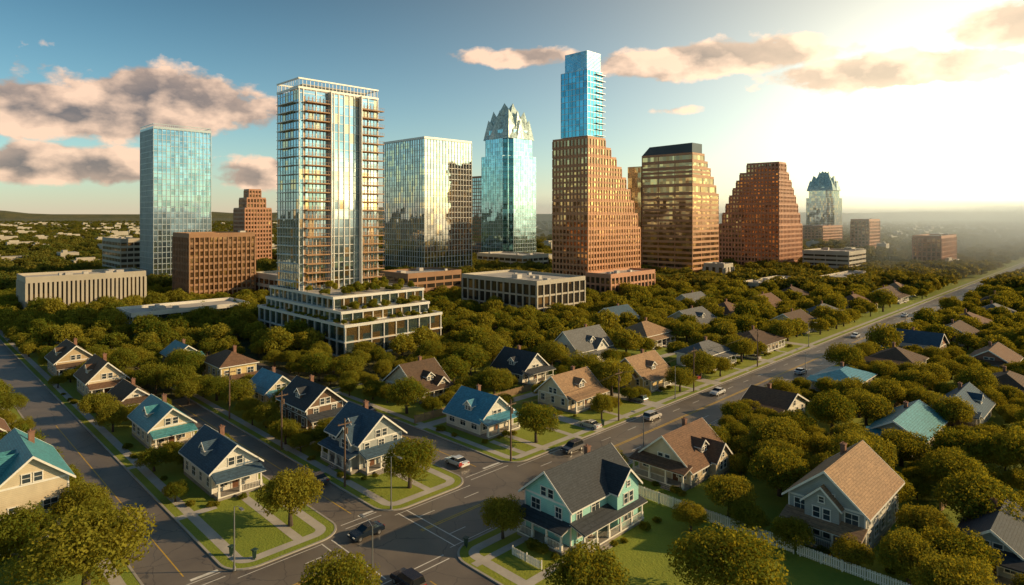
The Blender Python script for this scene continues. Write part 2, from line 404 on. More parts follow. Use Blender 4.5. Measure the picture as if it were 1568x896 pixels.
M_granite=mat_plain('red_granite',(.56,.255,.115),.5,.2,.08,3)
M_gran2=mat_plain('brown_granite',(.50,.245,.115),.5,.2,.08,3)
M_gran3=mat_plain('rose_granite',(.53,.26,.15),.5,.2,.08,3)
M_lime=mat_plain('limestone',(.47,.42,.34),.75,.15,.1,3)
M_alum=mat_plain('white_aluminium',(.70,.67,.62),.4,.1,.2,3,.2)
M_fin=mat_plain('steel_fin',(.50,.55,.58),.35,.1,.2,3,.5)
M_balc=mat_plain('balcony_wood_soffit',(.42,.23,.11),.6,.2,.3,3)
M_roofw=mat_plain('flat_roof_membrane',(.54,.50,.45),.8,.25,.08,.9)
M_dkroof=mat_plain('dark_roof_panel',(.035,.045,.06),.4,.2,.1,2,.3)
M_parking=mat_plain('precast_brown',(.36,.20,.11),.8,.2,.1,3)
def block(name,p,q,w,d,h,glass,frame,fh=3.4,st=.9,so=.12,bay=3,pw=.35,po=.2,roofm=None,z0=0,crown=0,reg=True,hv=3):
    if reg: occ.append((p-1,q-1,p+w+1,q+d+1))
    E,Gm,F=tower_parts(name,p,q); X,Y,Z=w*U,d*U,h*U
    Gm.box(0,0,z0,X,Y,Z-.4); slabs(F,0,0,X,Y,z0+.3,Z,fh,st,so)
    piers(F,0,0,X,Y,z0,Z-st/2-.01,bay,pw,po)
    RB=MB(); RB.box(.0,.0,Z+st/2+.001,X,Y,Z+st/2+.08); hvac(RB,0,0,X,Y,Z+st/2+.08,hv)
    rooftop(F,-so-.02,-so-.02,X+so+.02,Y+so+.02,Z+st/2,0,1.1)
    if crown:
        piers(F,0,0,X,Y,Z,Z+crown,bay/2,.18,.0); F.box(-.1,-.1,Z+crown,X+.1,.3,Z+crown+.3); F.box(-.1,Y-.3,Z+crown,X+.1,Y+.1,Z+crown+.3)
        F.box(-.1,.3,Z+crown,.3,Y-.3,Z+crown+.3); F.box(X-.3,.3,Z+crown,X+.1,Y-.3,Z+crown+.3)
    Gm.obj('glazing',[glass],E); F.obj('facade_frame',[frame],E); RB.obj('roof',[roofm or M_roofw],E)
    return E
occ.append((67,116,98,170))
E,Gm,F=tower_parts('condominium_tower',68.8,118)
Bc=MB(); RBm=MB(); GP=MB()
def L(p,q): return ((p-68.8)*U,(q-118)*U)
def podium(p0,q0,p1,q1,z0,z1,fh,bay):
    x0,y0=L(p0,q0);x1,y1=L(p1,q1)
    GP.box(x0,y0,z0,x1,y1,z1-.2); slabs(F,x0,y0,x1,y1,z0+.3,z1,fh,.4,.5); piers(F,x0,y0,x1,y1,z0,z1-.3,bay,.3,.35)
    rooftop(F,x0-.5,y0-.5,x1+.5,y1+.5,z1+.2,0,.45); RBm.box(x0,y0,z1+.202,x1,y1,z1+.25)
podium(68.8,118,94,160,0,9.4,4.6,4.6)
podium(70,121.5,93,158,9.4,12.6,3.2,3.5)
podium(71.2,127,95.5,158.5,12.6,16.2,3.4,3.4)
x0,y0=L(72,145);x1,y1=L(94.2,156.5); Z=62*U*1.0; z0=16.2
Gm.box(x0,y0,z0,x1,y1,Z-2)
nf=round((Z-z0-3)/3.05); f=(Z-z0-3)/nf
wX=x1-x0
segs=[(.06,.34),(.76,1.0)]
for i in range(nf+1):
    z=z0+i*f
    F.box(x0-.08,y0-.08,z-.1,x1+.08,y1+.08,z+.1)
    if 0<i<nf:
        for k,(a,b) in enumerate(segs):
            xa,xb=x0+wX*a,x0+wX*b+(1.6 if k else 0)
            Bc.box(xa,y0-2.1,z-.2,xb,y0-.09,z+.13)
            Bc.box(xa,y0-2.13,z+1.05,xb,y0-2.07,z+1.13)
            nb=int((xb-xa)/.7)
            for j in range(nb+1): 
                c=xa+(xb-xa)*j/nb; Bc.box(c-.03,y0-2.12,z+.13,c+.03,y0-2.08,z+1.05)
        F.box(x0-1.5,y0+2.2,z-.14,x0-.09,y1-2,z+.09); F.box(x0-1.52,y0+2.2,z+1.05,x0-1.46,y1-2,z+1.12)
        F.box(x1+.09,y0+1,z-.14,x1+1.6,y1-2,z+.09)
        F.box(x1+1.54,y0+1,z+1.05,x1+1.6,y1-2,z+1.12)
for a in (.0,.05,.2,.35,.42,.48,.55,.62,.68,.75,.87,1.0):
    F.box(x0+wX*a-.14,y0-.3,z0,x0+wX*a+.14,y0+.05,Z-1.6)
for a in (.36,.75): F.box(x0+wX*a-.3,y0-2.2,z0,x0+wX*a-.0,y0-.31,Z-1.5)
Bc.box(x0+wX*.06,y0-.07,z0,x0+wX*.34,y0+.02,Z-4)
Bc.box(x0+wX*.76,y0-.07,z0,x0+wX*.995,y0+.02,Z-4)
piers(F,x0,y0,x1,y1,z0,Z-1.7,2.0,.12,.14,0,'xXY')
for (a,b,c,d) in ((x0-.3,y0-.3,x1+.3,y0+.1),(x0-.3,y1-.1,x1+.3,y1+.3),(x0-.3,y0+.1,x0+.1,y1-.1),(x1-.1,y0+.1,x1+.3,y1-.1)):
    F.box(a,b,Z+1.6,c,d,Z+2.1); F.box(a,b,Z-1.6,c,d,Z-.9)
piers(F,x0,y0,x1,y1,Z-.9,Z+1.6,1.4,.16,.02)
RBm.box(x0+3,y0+3,Z-2,x1-3,y1-3,Z+.8)
Wd_=MB()
for i in range(nf):
    z=z0+i*f
    for j in range(6):
        a=x0+wX*(.075+.27*j/6); Wd_.box(a,y0-.11,z+.25,a+wX*.033,y0-.075,z+2.6)
    for j in range(5):
        a=x0+wX*(.775+.22*j/5); Wd_.box(a,y0-.11,z+.25,a+wX*.033,y0-.075,z+2.6)
Gm.obj('glazing',[G_condo],E); Wd_.obj('balcony_doors',[G_condo],E); GP.obj('podium_glazing',[G_pod],E); F.obj('white_frame_and_railings',[M_alum],E); Bc.obj('balcony_slabs',[M_balc],E); RBm.obj('roof_decks',[M_roofw],E)
block('glass_apartment_tower',81.2,293,23,18.6,66.5,G_blue,M_fin,3.3,.35,.1,2.3,.3,.28,None,0,2.5)
block('brown_office_building',72.1,221.8,21.6,16,23,G_bronze,M_parking,3.2,1.0,.15,2.2,.55,.45)
block('flat_roof_exhibition_hall',30,227,30.5,16,11,G_dark,M_lime,15,1.4,.3,1.6,.9,.5,hv=8)
block('small_office_tower',78.7,333,8,33,18,G_dark,M_lime,3.6,1.5,.2,4,.5,.1)
block('glass_fronted_low_building',46,183,29,13,4.2,G_blue,M_alum,3,.5,.8,4,.25,.2,hv=6)
block('silver_glass_office_tower',177.3,234.2,28.8,33.4,65.5,G_silver,M_alum,3.6,.28,.06,2.6,.22,.3,None,0,0)
block('parking_garage',124.6,173.5,22.8,16,9.4,G_dark,M_parking,3.2,1.3,.3,5,.6,.2)
block('modern_office_block',131.2,121.3,21.4,32,10.5,G_dark,M_lime,4.6,.7,.3,3.8,.6,.45,hv=7)
block('podium_building',178.8,130.6,27.5,10.8,8.6,G_dark,M_gran3,3.8,1.0,.3,3.2,.8,.4)
block('white_annex_building',252.6,126,8,9,8.3,G_dark,M_lime,20,1.2,.2,4,2.2,.2)
block('striped_office_building',335,102.5,26,21.5,11,G_dark,M_lime,3.2,1.7,.4,8,.4,.1)
block('office_slab_building',400,77,38,13,18,G_bronze,M_gran3,3.4,1.0,.2,3,1.0,.4)
block('distant_office_building',584,163,30,14,25.6,G_bronze,M_gran3,4,1.5,.2,4,1.2,.2)
block('low_commercial_building',237.7,230,20,35,7.8,G_dark,M_lime,4,1.5,.3,6,.6,.3)
block('narrow_glass_tower',281,307,10,13,55,G_blue,M_gran2,3.4,.8,.1,2.5,.5,.2)
block('low_retail_building',95,205,16,20,8.5,G_bronze,M_lime,4,1.5,.3,6,.6,.3)
block('low_civic_building',230,100,34,8,4,G_dark,M_lime,4,1.0,.5,6,.6,.3,hv=6)
block('long_low_building',270,84,34,9,4.4,G_dark,M_lime,4,1.0,.5,6,.6,.3,hv=6)
block('low_brick_building',150,160,18,10,7,G_bronze,M_parking,3.6,1.3,.2,4,.6,.3)
def stepped(name,p,q,tiers,glass,frame,fh=3.3,st=1.3,so=.16,bay=2.4,pw=.8,po=.3,extra=None):
    E,Gm,F=tower_parts(name,p,q); RB=MB()
    mp=max(t[2] for t in tiers); mq=max(t[3] for t in tiers); occ.append((p-1,q-1,p+mp+1,q+mq+1))
    for i,(a,b,c,d,z0,z1) in enumerate(tiers):
        a,b,c,d,z0,z1=[x*U for x in (a,b,c,d,z0,z1)]
        e=.004*i
        Gm.box(a+e,b+e,z0,c-e,d-e,z1-.3); slabs(F,a+e,b+e,c-e,d-e,z0+.5,z1,fh,st,so); piers(F,a,b,c,d,z0,z1-st/2-.01,bay,pw,po)
        RB.box(a+.3,b+.3,z1+st/2,c-.3,d-.3,z1+st/2+.06)
    if extra: extra(Gm,F,RB)
    Gm.obj('glazing',[glass],E); F.obj('granite_facade',[frame],E); RB.obj('roof',[M_dkroof],E); return E,Gm,F
t=[(0,0,34,17,0,25)]; zz=25
for z1,w in ((30.5,32),(35.5,29.5),(40,27),(44.5,24),(48.5,21),(52,17.5),(55.4,14),(58.8,10.5)):
    t.append((0,0,w,17,zz,z1)); zz=z1
stepped('stepped_granite_tower',184.3,144.9,t,G_bronze,M_granite,3.1,1.15,.16,2.4,.7)
E,Gm,F=tower_parts('teal_glass_upper_tower',184.8,145.6); 
Gm.box(0,0,58.9*U+.8,9.2*U,12.6*U,84*U); slabs(F,0,0,9.2*U,12.6*U,58.9*U+.9,84*U,3.2,.22,.12); piers(F,0,0,9.2*U,12.6*U,58.9*U+.7,84*U,2.4,.16,.2)
for i in range(11): 
    z=60*U+i*3.2; F.box(5*U,-1.3,z-.12,9.2*U+1.2,0,z+.12)
    F.box(9.2*U,0,z-.12,9.2*U+1.2,8,z+.12)
Gm.box(.6,.6,84*U,8.6*U,11*U,91*U); 
for i in range(14): F.box(.5,.5,84*U+.6+i*.7,8.7*U,11.1*U,84*U+.75+i*.7)
Gm.obj('glazing',[G_teal],E); F.obj('slab_edges',[M_fin],E)
t=[(0,0,25,27,0,40)]; zz=40
for z1,w,b in ((44,22.5,0),(48,20,0),(52,17,0),(55,14,0),(58.5,11,0)):
    t.append((0,b,w,27,zz,z1)); zz=z1
def ex(Gm,F,RB):
    x1=9*U;y1=27*U;z0=58.5*U+.7
    RB.prism([(0,z0),(y1,z0),(y1-6,z0+5.5),(0,z0+6.2)],'x',-.2,x1)
    Gm.box(-.9,27.2*U,0,14,35*U,54*U); 
stepped('banded_granite_tower',264,147,t,G_bronze,M_gran2,3.4,1.5,.25,12,.5,.2,ex)
t=[(0,0,31,33,0,25)]; zz=25
for z1,w,dd in ((31,28,31),(36,25,29),(40.5,22,27),(44.5,19,25),(48.5,16,23),(52.5,12.5,21),(57.5,9,17)):
    t.append((0,0,w,dd,zz,z1)); zz=z1
stepped('ziggurat_granite_tower',331,134.8,t,G_bronze,M_gran3,3.3,1.4,.2,2.6,1.0,.35)
t=[(0,0,15.5,16,0,34),(2,2,13,13,34,40),(4,4,11,11,40,45)]
stepped('distant_stepped_tower',148.8,365.7,t,G_bronze,M_gran3)
def crown_tower(name,p,q,w,d,h,hc,glass,scale=1.0):
    occ.append((p-1,q-1,p+w+1,q+d+1))
    E,Gm,F=tower_parts(name,p,q); CR=MB(); X,Y,Z,ZC=w*U,d*U,h*U,hc*U
    ch=X*.16
    def tier(i,z0,z1):
        Gm.box(i+ch,i,z0,X-i-ch,Y-i,z1); Gm.box(i,i+ch,z0,X-i,Y-i-ch,z1-.05); Gm.box(i+ch*.45,i+ch*.45,z0,X-i-ch*.45,Y-i-ch*.45,z1-.1)
        slabs(F,i+ch,i,X-i-ch,Y-i,z0,z1,3.5,.2,.06); slabs(F,i,i+ch,X-i,Y-i-ch,z0+.02,z1-.06,3.5,.2,.06); slabs(F,i+ch*.45,i+ch*.45,X-i-ch*.45,Y-i-ch*.45,z0+.04,z1-.12,3.5,.2,.06)
        piers(F,i+ch,i,X-i-ch,Y-i,z0,z1,2.2,.16,.16,0,'yY'); piers(F,i,i+ch,X-i,Y-i-ch,z0,z1-.1,2.2,.16,.16,0,'xX')
    tier(0,0,Z*.80); tier(X*.06,Z*.80,Z*.93); tier(X*.11,Z*.93,Z)
    cx,cy=X/2,Y/2
    def spikes(r0,r1,z0,zlo,zhi,k=16):
        ring0=[];ring1=[]
        for i in range(k):
            a=2*math.pi*i/k
            sq=1/max(abs(math.cos(a)),abs(math.sin(a)))
            sq=1+(sq-1)*.55
            ring0.append((cx+r0*sq*math.cos(a),cy+r0*sq*math.sin(a),z0))
            hi=(i%2==0); r=r1*(1.0 if hi else .93)
            ring1.append((cx+r*sq*math.cos(a),cy+r*sq*math.sin(a),zhi if hi else zlo))
        for i in range(k):
            j=(i+1)%k; CR.poly([ring0[i],ring0[j],ring1[j]]); CR.poly([ring0[i],ring1[j],ring1[i]])
        CR.poly([(a,b,zlo-1) for a,b,_ in ring1])
    H=ZC-Z
    spikes(X*.45,X*.36,Z*.93,Z+H*.15,Z+H*.40)
    spikes(X*.38,X*.27,Z,Z+H*.45,Z+H*.72)
    spikes(X*.28,X*.13,Z+H*.3,Z+H*.78,ZC,8)
    Gm.obj('glazing',[glass],E); F.obj('mullions',[M_fin],E); CR.obj('folded_glass_crown',[G_crown],E)
G_crown=mat_glass('crown_glass',(.74,.90,.84),1.4,1.2,.22,.08,.05)
crown_tower('crowned_glass_tower',272.6,276,29.7,28.8,84,102,G_frost)
crown_tower('distant_crowned_tower',738,242,36,30,62,80,G_silver)
block('distant_low_block',690,236,60,30,18,G_bronze,M_gran3,4,1.5,.2,5,1.2,.2)
# ---------------------------------------------------------------- ground, roads
m_g,nt,b=nodes_of('grass_ground')
geo=N(nt,'ShaderNodeNewGeometry'); P0=geo.outputs['Position']
f1=contrast(nt,noise(nt,.02,6,P0),.35,.65); f2=contrast(nt,noise(nt,.35,6,P0),.3,.7); f3=contrast(nt,noise(nt,4,4,P0),.25,.75)
col=mixc(nt,f1,(.17,.25,.018),(.33,.34,.028)); col=mixc(nt,mth(nt,'MULTIPLY',f2,.4),col,(.11,.18,.015)); col=mixc(nt,mth(nt,'MULTIPLY',f3,.35),col,(.34,.32,.04))
nt.links.new(col,b.inputs['Base Color']); b.inputs['Roughness'].default_value=.95; bump(nt,b,f3,.6,.08); M_ground=m_g
m_f,nt,b=nodes_of('woodland_ground')
geo=N(nt,'ShaderNodeNewGeometry'); P0=geo.outputs['Position']
f1=contrast(nt,noise(nt,.004,8,P0,.7),.35,.65); f3=contrast(nt,noise(nt,.08,5,P0),.3,.7)
col=mixc(nt,f1,(.06,.075,.016),(.19,.15,.045)); col=mixc(nt,mth(nt,'MULTIPLY',f3,.6),col,(.035,.042,.012))
nt.links.new(col,b.inputs['Base Color']); b.inputs['Roughness'].default_value=1; bump(nt,b,f3,1,3); M_wood=m_f
g=MB(); 
S=14000
g.poly([(-S,-S,-.0),(S,-S,0),(S,S,0),(-S,S,0)]); g.obj('ground',[M_wood],None,(0,0,0),R45)
m_a,nt,b=nodes_of('asphalt')
geo=N(nt,'ShaderNodeNewGeometry'); P0=geo.outputs['Position']
f1=contrast(nt,noise(nt,.12,6,P0),.3,.7); f2=contrast(nt,noise(nt,9,3,P0),.3,.7)
v=N(nt,'ShaderNodeTexVoronoi',feature='DISTANCE_TO_EDGE'); v.inputs['Scale'].default_value=.16
nz=N(nt,'ShaderNodeTexNoise'); nz.inputs['Scale'].default_value=.8; nz.inputs['Detail'].default_value=5; nt.links.new(P0,nz.inputs['Vector'])
ad=N(nt,'ShaderNodeVectorMath',operation='ADD'); nt.links.new(P0,ad.inputs[0]); nt.links.new(nz.outputs['Color'],ad.inputs[1]); nt.links.new(ad.outputs[0],v.inputs['Vector'])
crack=contrast(nt,v.outputs['Distance'],.0,.012)
col=mixc(nt,f1,(.14,.115,.095),(.24,.20,.155)); col=mixc(nt,mth(nt,'MULTIPLY',f2,.3),col,(.09,.08,.07)); col=mixc(nt,crack,(.08,.07,.06),col)
nt.links.new(col,b.inputs['Base Color']); b.inputs['Roughness'].default_value=.5; bump(nt,b,f2,.25,.01); M_asph=m_a
qa,qb=44.0,53.5
def sheet(mb,p0,q0,p1,q1,z): mb.poly([(p0*U,q0*U,z),(p1*U,q0*U,z),(p1*U,q1*U,z),(p0*U,q1*U,z)])
rd=MB(); sheet(rd,-60,qa-2,3200,qb+2,.008); rd.obj('main_road',[M_asph],None,(0,0,0),R45)
rd=MB(); sheet(rd,12,qb+2.004,23,260,.008); sheet(rd,12,-20,23,qa-2.004,.008); rd.obj('side_road',[M_asph],None,(0,0,0),R45)
rd=MB(); sheet(rd,29,qb+2.004,38,112,.008); sheet(rd,27,-60,38,qa-2.004,.008); rd.obj('side_road',[M_asph],None,(0,0,0),R45)
rd=MB(); sheet(rd,46,qb+2.004,55,150,.008); rd.obj('side_road',[M_asph],None,(0,0,0),R45)
def rrect(p0,q0,p1,q1,r,inset=0):
    p0+=inset;q0+=inset;p1-=inset;q1-=inset; r=max(.2,r-inset); pts=[]
    for (cx,cy,a0) in ((p1-r,q1-r,0),(p0+r,q1-r,90),(p0+r,q0+r,180),(p1-r,q0+r,270)):
        for i in range(9):
            a=math.radians(a0+90*i/8); pts.append(((cx+r*math.cos(a))*U,(cy+r*math.sin(a))*U))
    return pts
KB=MB();GR=MB();SW=MB()
def ringm(mb,o,i,z,zb=None):
    n=len(o)
    for k in range(n):
        j=(k+1)%n
        mb.poly([(*o[k],z),(*o[j],z),(*i[j],z),(*i[k],z)])
        if zb is not None: mb.poly([(*o[k],zb),(*o[j],zb),(*o[j],z),(*o[k],z)]); 
def blockland(p0,q0,p1,q1,r=2.6):
    a=rrect(p0,q0,p1,q1,r); b_=rrect(p0,q0,p1,q1,r,.16)
    ringm(KB,a,b_,.15,0); GR.poly([(*x,.12) for x in b_]); ringm(KB,b_,rrect(p0,q0,p1,q1,r,.2),.145)
    ringm(SW,rrect(p0,q0,p1,q1,r,1.0),rrect(p0,q0,p1,q1,r,1.95),.126)
BL=[(-60,53.5,15.2,262),(20.6,53.5,31.4,262),(35.8,53.5,47.3,262),(53.6,53.5,3100,100),(20.6,-40,28.3,44),(-60,-40,15.2,44),(35.6,-60,3100,44)]
for x in BL: blockland(*x)
KB.obj('kerb',[M_conc],None,(0,0,0),R45); GR.obj('lawn',[M_ground],None,(0,0,0),R45); SW.obj('sidewalk',[M_walk],None,(0,0,0),R45)
PT=MB()
def path(p0,q0,p1,q1,z=.130): sheet(PT,p0,q0,p1,q1,z)
for a,b2,c,d in ((70.2,53.6,72.2,66),(85.5,53.6,88,68),(104.5,53.6,107,67),(128,53.6,130.5,67),(150,53.6,152.5,67),(66.3,53.6,67.2,60.5),(53.7,71.6,160,73.4),(60,54,61,61),(36.6,77,41,78),(36.6,67.5,39,68.4),(20.8,84.6,24.5,85.5),(20.8,67,24.5,68),(27,55,27.9,68.5),(42,55,42.8,62.5),(35.7,35,42,35.9),(36,40.2,43,41),(57,55,57.9,61.3),(48,94,53.6,95)): path(a,b2,c,d)
for a in (78,99,118,140): path(a,54,a+.8,61,.1302)
for a in (84,106,128,146): path(a,38,a+2.2,44,.1302)
PT.obj('driveways_and_paths',[M_walk],None,(0,0,0),R45)
M_my=mat_plain('yellow_road_paint',(.68,.42,.04),.6,.25,.8,6); M_mw=mat_plain('white_road_paint',(.78,.75,.68),.6,.25,.8,6)
YL=MB();WM=MB()
qc=48.75
def gaps(lo,hi,cuts):
    s=lo
    for a,b2 in cuts:
        yield s,a; s=b2
    yield s,hi
for a,b2 in gaps(-20,2500,[(14.5,21),(28.5,36.5),(46.5,54)]):
    sheet(YL,a,qc-.2,b2,qc-.07,.012); sheet(YL,a,qc+.07,b2,qc+.2,.012)
    sheet(WM,a,qb-.45,b2,qb-.37,.012); sheet(WM,a,qa+.37,b2,qa+.45,.012)
p=-10
while p<600:
    if not any(a-2<p<b2 for a,b2 in ((14.5,21),(28.5,36.5),(46.5,54))):
        for q in (qc-2.4,qc+2.4): sheet(WM,p,q-.05,p+2,q+.05,.012)
    p+=6
for (a,b2) in ((15.2,20.6),(31.4,35.8),(47.3,53.6)):
    m=(a+b2)/2
    sheet(YL,m-.05,56.5,m+.05,110,.012)
    sheet(WM,m+.2,55.3,b2-.3,55.65,.012)
    for qq in (54.1,55.0): sheet(WM,a+.2,qq-.05,b2-.2,qq+.05,.0124)
m=32; sheet(YL,m-.05,0,m+.05,41.5,.012); sheet(WM,28.6,42.2,m-.2,42.5,.012)
sheet(WM,28.6,43.0,35.3,43.12,.012); sheet(WM,28.6,43.8,35.3,43.92,.012)
for pp in (28.6,29.6,37,38): sheet(WM,pp-.06,44.3,pp+.06,53.2,.0128)
YL.obj('yellow_road_markings',[M_my],None,(0,0,0),R45); WM.obj('white_road_markings',[M_mw],None,(0,0,0),R45)
# ---------------------------------------------------------------- fences
def fence(p0,q0,p1,q1,h=1.1,mat=None,name='white_picket_fence',sp=.26):
    F=MB(); Ln=math.hypot(p1-p0,q1-q0)*U; n=int(Ln/sp)
    for i in range(n):
        x=i*sp; F.box(x,-.02,.06,x+sp*.72,.02,h+(.05*(i%2)))
    F.box(0,.021,.3,Ln,.07,.4); F.box(0,.021,h-.25,Ln,.07,h-.15)
    for i in range(int(Ln/2.4)+1): F.box(i*2.4-.06,.071,0,i*2.4+.06,.19,h+.12)
    F.obj(name,[mat or M_white],None,W(p0,q0,.12),R45+math.atan2(q1-q0,p1-p0))
M_fw=mat_plain('fence_cedar',(.36,.24,.14),.85,.3,1,6)
fence(57.3,22,57.3,41.6,1.6); fence(57.3,6,57.3,21.8,1.3); fence(41,34,43,34,1); fence(57.3,41.6,62,41.6,1.3)
fence(75,26,75,41,1.9,M_fw,'cedar_fence',.3); fence(88,26,88,41.5,1.9,M_fw,'cedar_fence',.3); fence(75.3,27,88,27,1.9,M_fw,'cedar_fence',.3)
fence(75.3,14.5,106,14.5,1.9,M_fw,'cedar_fence',.3); fence(104,27,130,27,1.9,M_fw,'cedar_fence',.3); fence(106,14.5,106,30,1.9,M_fw,'cedar_fence',.3)
fence(54.5,74.2,79,74.2,1.6,M_fw,'cedar_fence',.3); fence(39.5,39.5,39.5,36,1.0)
# ---------------------------------------------------------------- vehicles
M_tyre=mat_plain('tyre_rubber',(.02,.02,.02),.8); M_chrome=mat_plain('wheel_alloy',(.5,.5,.5),.3,.1,1,3,.8)
M_cg=mat_glass('car_glass',(.03,.035,.04),3,3,.03,.0,.0)
M_tl=mat_plain('tail_lamp',(.4,.02,.015),.3); M_hl=mat_plain('head_lamp',(.8,.8,.75),.2)
def car(p,q,ang,colr,kind='sedan',name='car'):
    E=empty(name,W(p,q,.012),R45+math.radians(ang))
    mname='car_paint_'+str(colr)
    if mname not in MC:
        m,nt,b=nodes_of(mname); b.inputs['Base Color'].default_value=(*colr,1); b.inputs['Roughness'].default_value=.25; b.inputs['Coat Weight'].default_value=.6; b.inputs['Metallic'].default_value=.3; MC[mname]=m
    Wh=.92
    if kind=='sedan': prof=[(-2.3,.38),(-2.32,.8),(-2.15,.98),(-1.5,1.03),(1.0,.98),(2.0,.84),(2.28,.66),(2.3,.38)]; cab=[(-1.62,1.0),(-1.0,1.42),(.25,1.44),(1.02,.98)]
    else: prof=[(-2.3,.42),(-2.34,.9),(-2.25,1.08),(-1.5,1.1),(1.0,1.08),(2.05,.98),(2.3,.75),(2.32,.42)]; cab=[(-2.2,1.07),(-1.95,1.68),(.35,1.7),(1.1,1.07)]
    B=MB(); n=len(prof)
    sec=[(-Wh,.0,.92),(-Wh+.06,.0,1.0),(Wh-.06,.0,1.0),(Wh,.0,.92)]
    rings=[[(x*(1 if abs(y)<Wh-.01 else .985),y,.38+(z-.38)*s) for x,z in prof] for y,_,s in sec]
    for r in rings: B.v.extend(r)
    for k in range(3):
        for i in range(n):
            j=(i+1)%n; B.f.append((k*n+i,k*n+j,(k+1)*n+j,(k+1)*n+i)); B.m.append(0)
    B.f.append(tuple(range(n-1,-1,-1))); B.m.append(0); B.f.append(tuple(3*n+i for i in range(n))); B.m.append(0)
    zt=cab[1][1]; wi=.70
    B.box(cab[1][0],-wi,zt-.02,cab[2][0],wi,zt+.035)
    G=MB()
    G.v=[(cab[0][0],-.84,cab[0][1]),(cab[3][0],-.84,cab[3][1]),(cab[3][0],.84,cab[3][1]),(cab[0][0],.84,cab[0][1]),(cab[1][0],-wi,zt-.02),(cab[2][0],-wi,zt-.02),(cab[2][0],wi,zt-.02),(cab[1][0],wi,zt-.02)]
    G.f=[(4,5,6,7),(0,1,5,4),(1,2,6,5),(2,3,7,6),(3,0,4,7)]; G.m=[0]*5
    for sx in (-1,1):
        for pc in (-.45,):
            B.poly([(pc-.04,sx*.85,1.0),(pc+.04,sx*.85,1.0),(pc+.04,sx*(wi+.012),zt),(pc-.04,sx*(wi+.012),zt)])
        B.box(.85,sx*.86-.08,1.0,1.0,sx*.98+.0,1.12)
    Wm=MB();Al=MB()
    for x in (-1.42,1.42):
        for sx in (-1,1):
            for mb,r,y0,y1 in ((Wm,.33,.70,.935),(Al,.2,.9,.945)):
                kk=14; n0=len(mb.v)
                for y in (y0,y1):
                    for i in range(kk): a=2*math.pi*i/kk; mb.v.append((x+r*math.cos(a),sx*y,.33+r*math.sin(a)))
                for i in range(kk): j=(i+1)%kk; mb.f.append((n0+i,n0+j,n0+kk+j,n0+kk+i)); mb.m.append(0)
                mb.f.append(tuple(n0+kk+i for i in range(kk))); mb.m.append(0)
    Lm=MB()
    for sx in (-1,1): Lm.box(-2.345,sx*.62-.2,.74,-2.28,sx*.62+.2,.9,0); Lm.box(2.2,sx*.62-.2,.62,2.31,sx*.62+.2,.74,1)
    B.obj('body',[MC[mname]],E); G.obj('windows',[M_cg],E); Wm.obj('tyres',[M_tyre],E); Al.obj('wheel_rims',[M_chrome],E); Lm.obj('lamps',[M_tl,M_hl],E)
car(32.3,51.6,180,(.02,.03,.045)); car(30.3,42.2,90,(.03,.02,.02),'suv','suv'); car(49.2,58.6,90,(.7,.7,.7)); car(62.5,51.6,180,(.04,.04,.05),'suv','suv')
car(71.2,55.6,90,(.6,.6,.58)); car(80.6,51.4,0,(.5,.48,.45),'suv','suv'); car(99.6,50.8,180,(.65,.65,.65)); car(146,46.3,0,(.05,.05,.06)); car(123.8,46.3,0,(.6,.6,.6))
car(86.6,58,90,(.3,.31,.33),'suv','suv'); car(105.7,59,90,(.35,.05,.04)); car(170,50.5,180,(.6,.6,.62)); car(190,46.4,0,(.1,.1,.12)); car(129,58,90,(.6,.58,.55)); car(215,50.5,180,(.6,.6,.62))
car(52.6,84,90,(.25,.27,.3)); car(34.9,66,90,(.08,.09,.12))
# ---------------------------------------------------------------- street furniture
M_metal=mat_plain('galvanised_metal',(.30,.30,.30),.45,.15,1,3,.6); M_pole=mat_plain('timber_pole',(.16,.10,.065),.9,.3,2)
def lamp(p,q,ang,h=7.5):
    m=MB(); m.cyl(0,0,0,.5,.2,.16); m.cyl(0,0,.5,h,.1,.06)
    m.cyl(0,0,h-.05,h+.45,.05,.04,8,0,1.0,0); m.cyl(1.0,0,h+.4,h+.5,.04,.04,8,0,2.0,0); m.box(1.7,-.16,h+.36,2.5,.16,h+.5)
    m.obj('street_lamp',[M_metal],None,W(p,q,.12),R45+math.radians(ang))
lamp(36.9,54.3,-90); lamp(21.2,54.3,-90); lamp(27.6,43.2,90); lamp(92,54.3,-90); lamp(118,43.3,90); lamp(150,54.3,-90); lamp(66,43.3,90); lamp(185,43.3,90)
def upole(p,q,h=10.5):
    m=MB(); m.cyl(0,0,0,h,.17,.11); m.box(-1.2,-.07,h-.9,1.2,.07,h-.75); m.cyl(.32,.0,h-2.4,h-1.5,.2,.2)
    for x in (-1.05,-.5,.5,1.05): m.cyl(x,0,h-.75,h-.58,.05,.04,6)
    m.obj('utility_pole',[M_pole],None,W(p,q,.12),R45)
UP=[(36.4,78),(36.4,62.5),(36.4,95),(54.4,54.6),(76.3,54.3),(98,54.3),(123,54.3)]
for a in UP: upole(*a)
def wire(a,b2,h=9.9):
    for off in (-1.05,1.05):
        A=Vector(W(*a,h)); B=Vector(W(*b2,h)); d=Vector((C45,C45,0))*off
        cu=bpy.data.curves.new('overhead_wire','CURVE'); cu.dimensions='3D'; cu.bevel_depth=.018
        sp=cu.splines.new('POLY'); sp.points.add(12)
        for i in range(13):
            t=i/12; P=A.lerp(B,t)+d; P.z-=1.0*4*t*(1-t); sp.points[i].co=(*P,1)
        o=bpy.data.objects.new('overhead_wire',cu); scene.collection.objects.link(o); cu.materials.append(M_tyre)
wire(UP[0],UP[1]); wire(UP[0],UP[2]); wire(UP[3],UP[4]); wire(UP[4],UP[5]); wire(UP[5],UP[6])
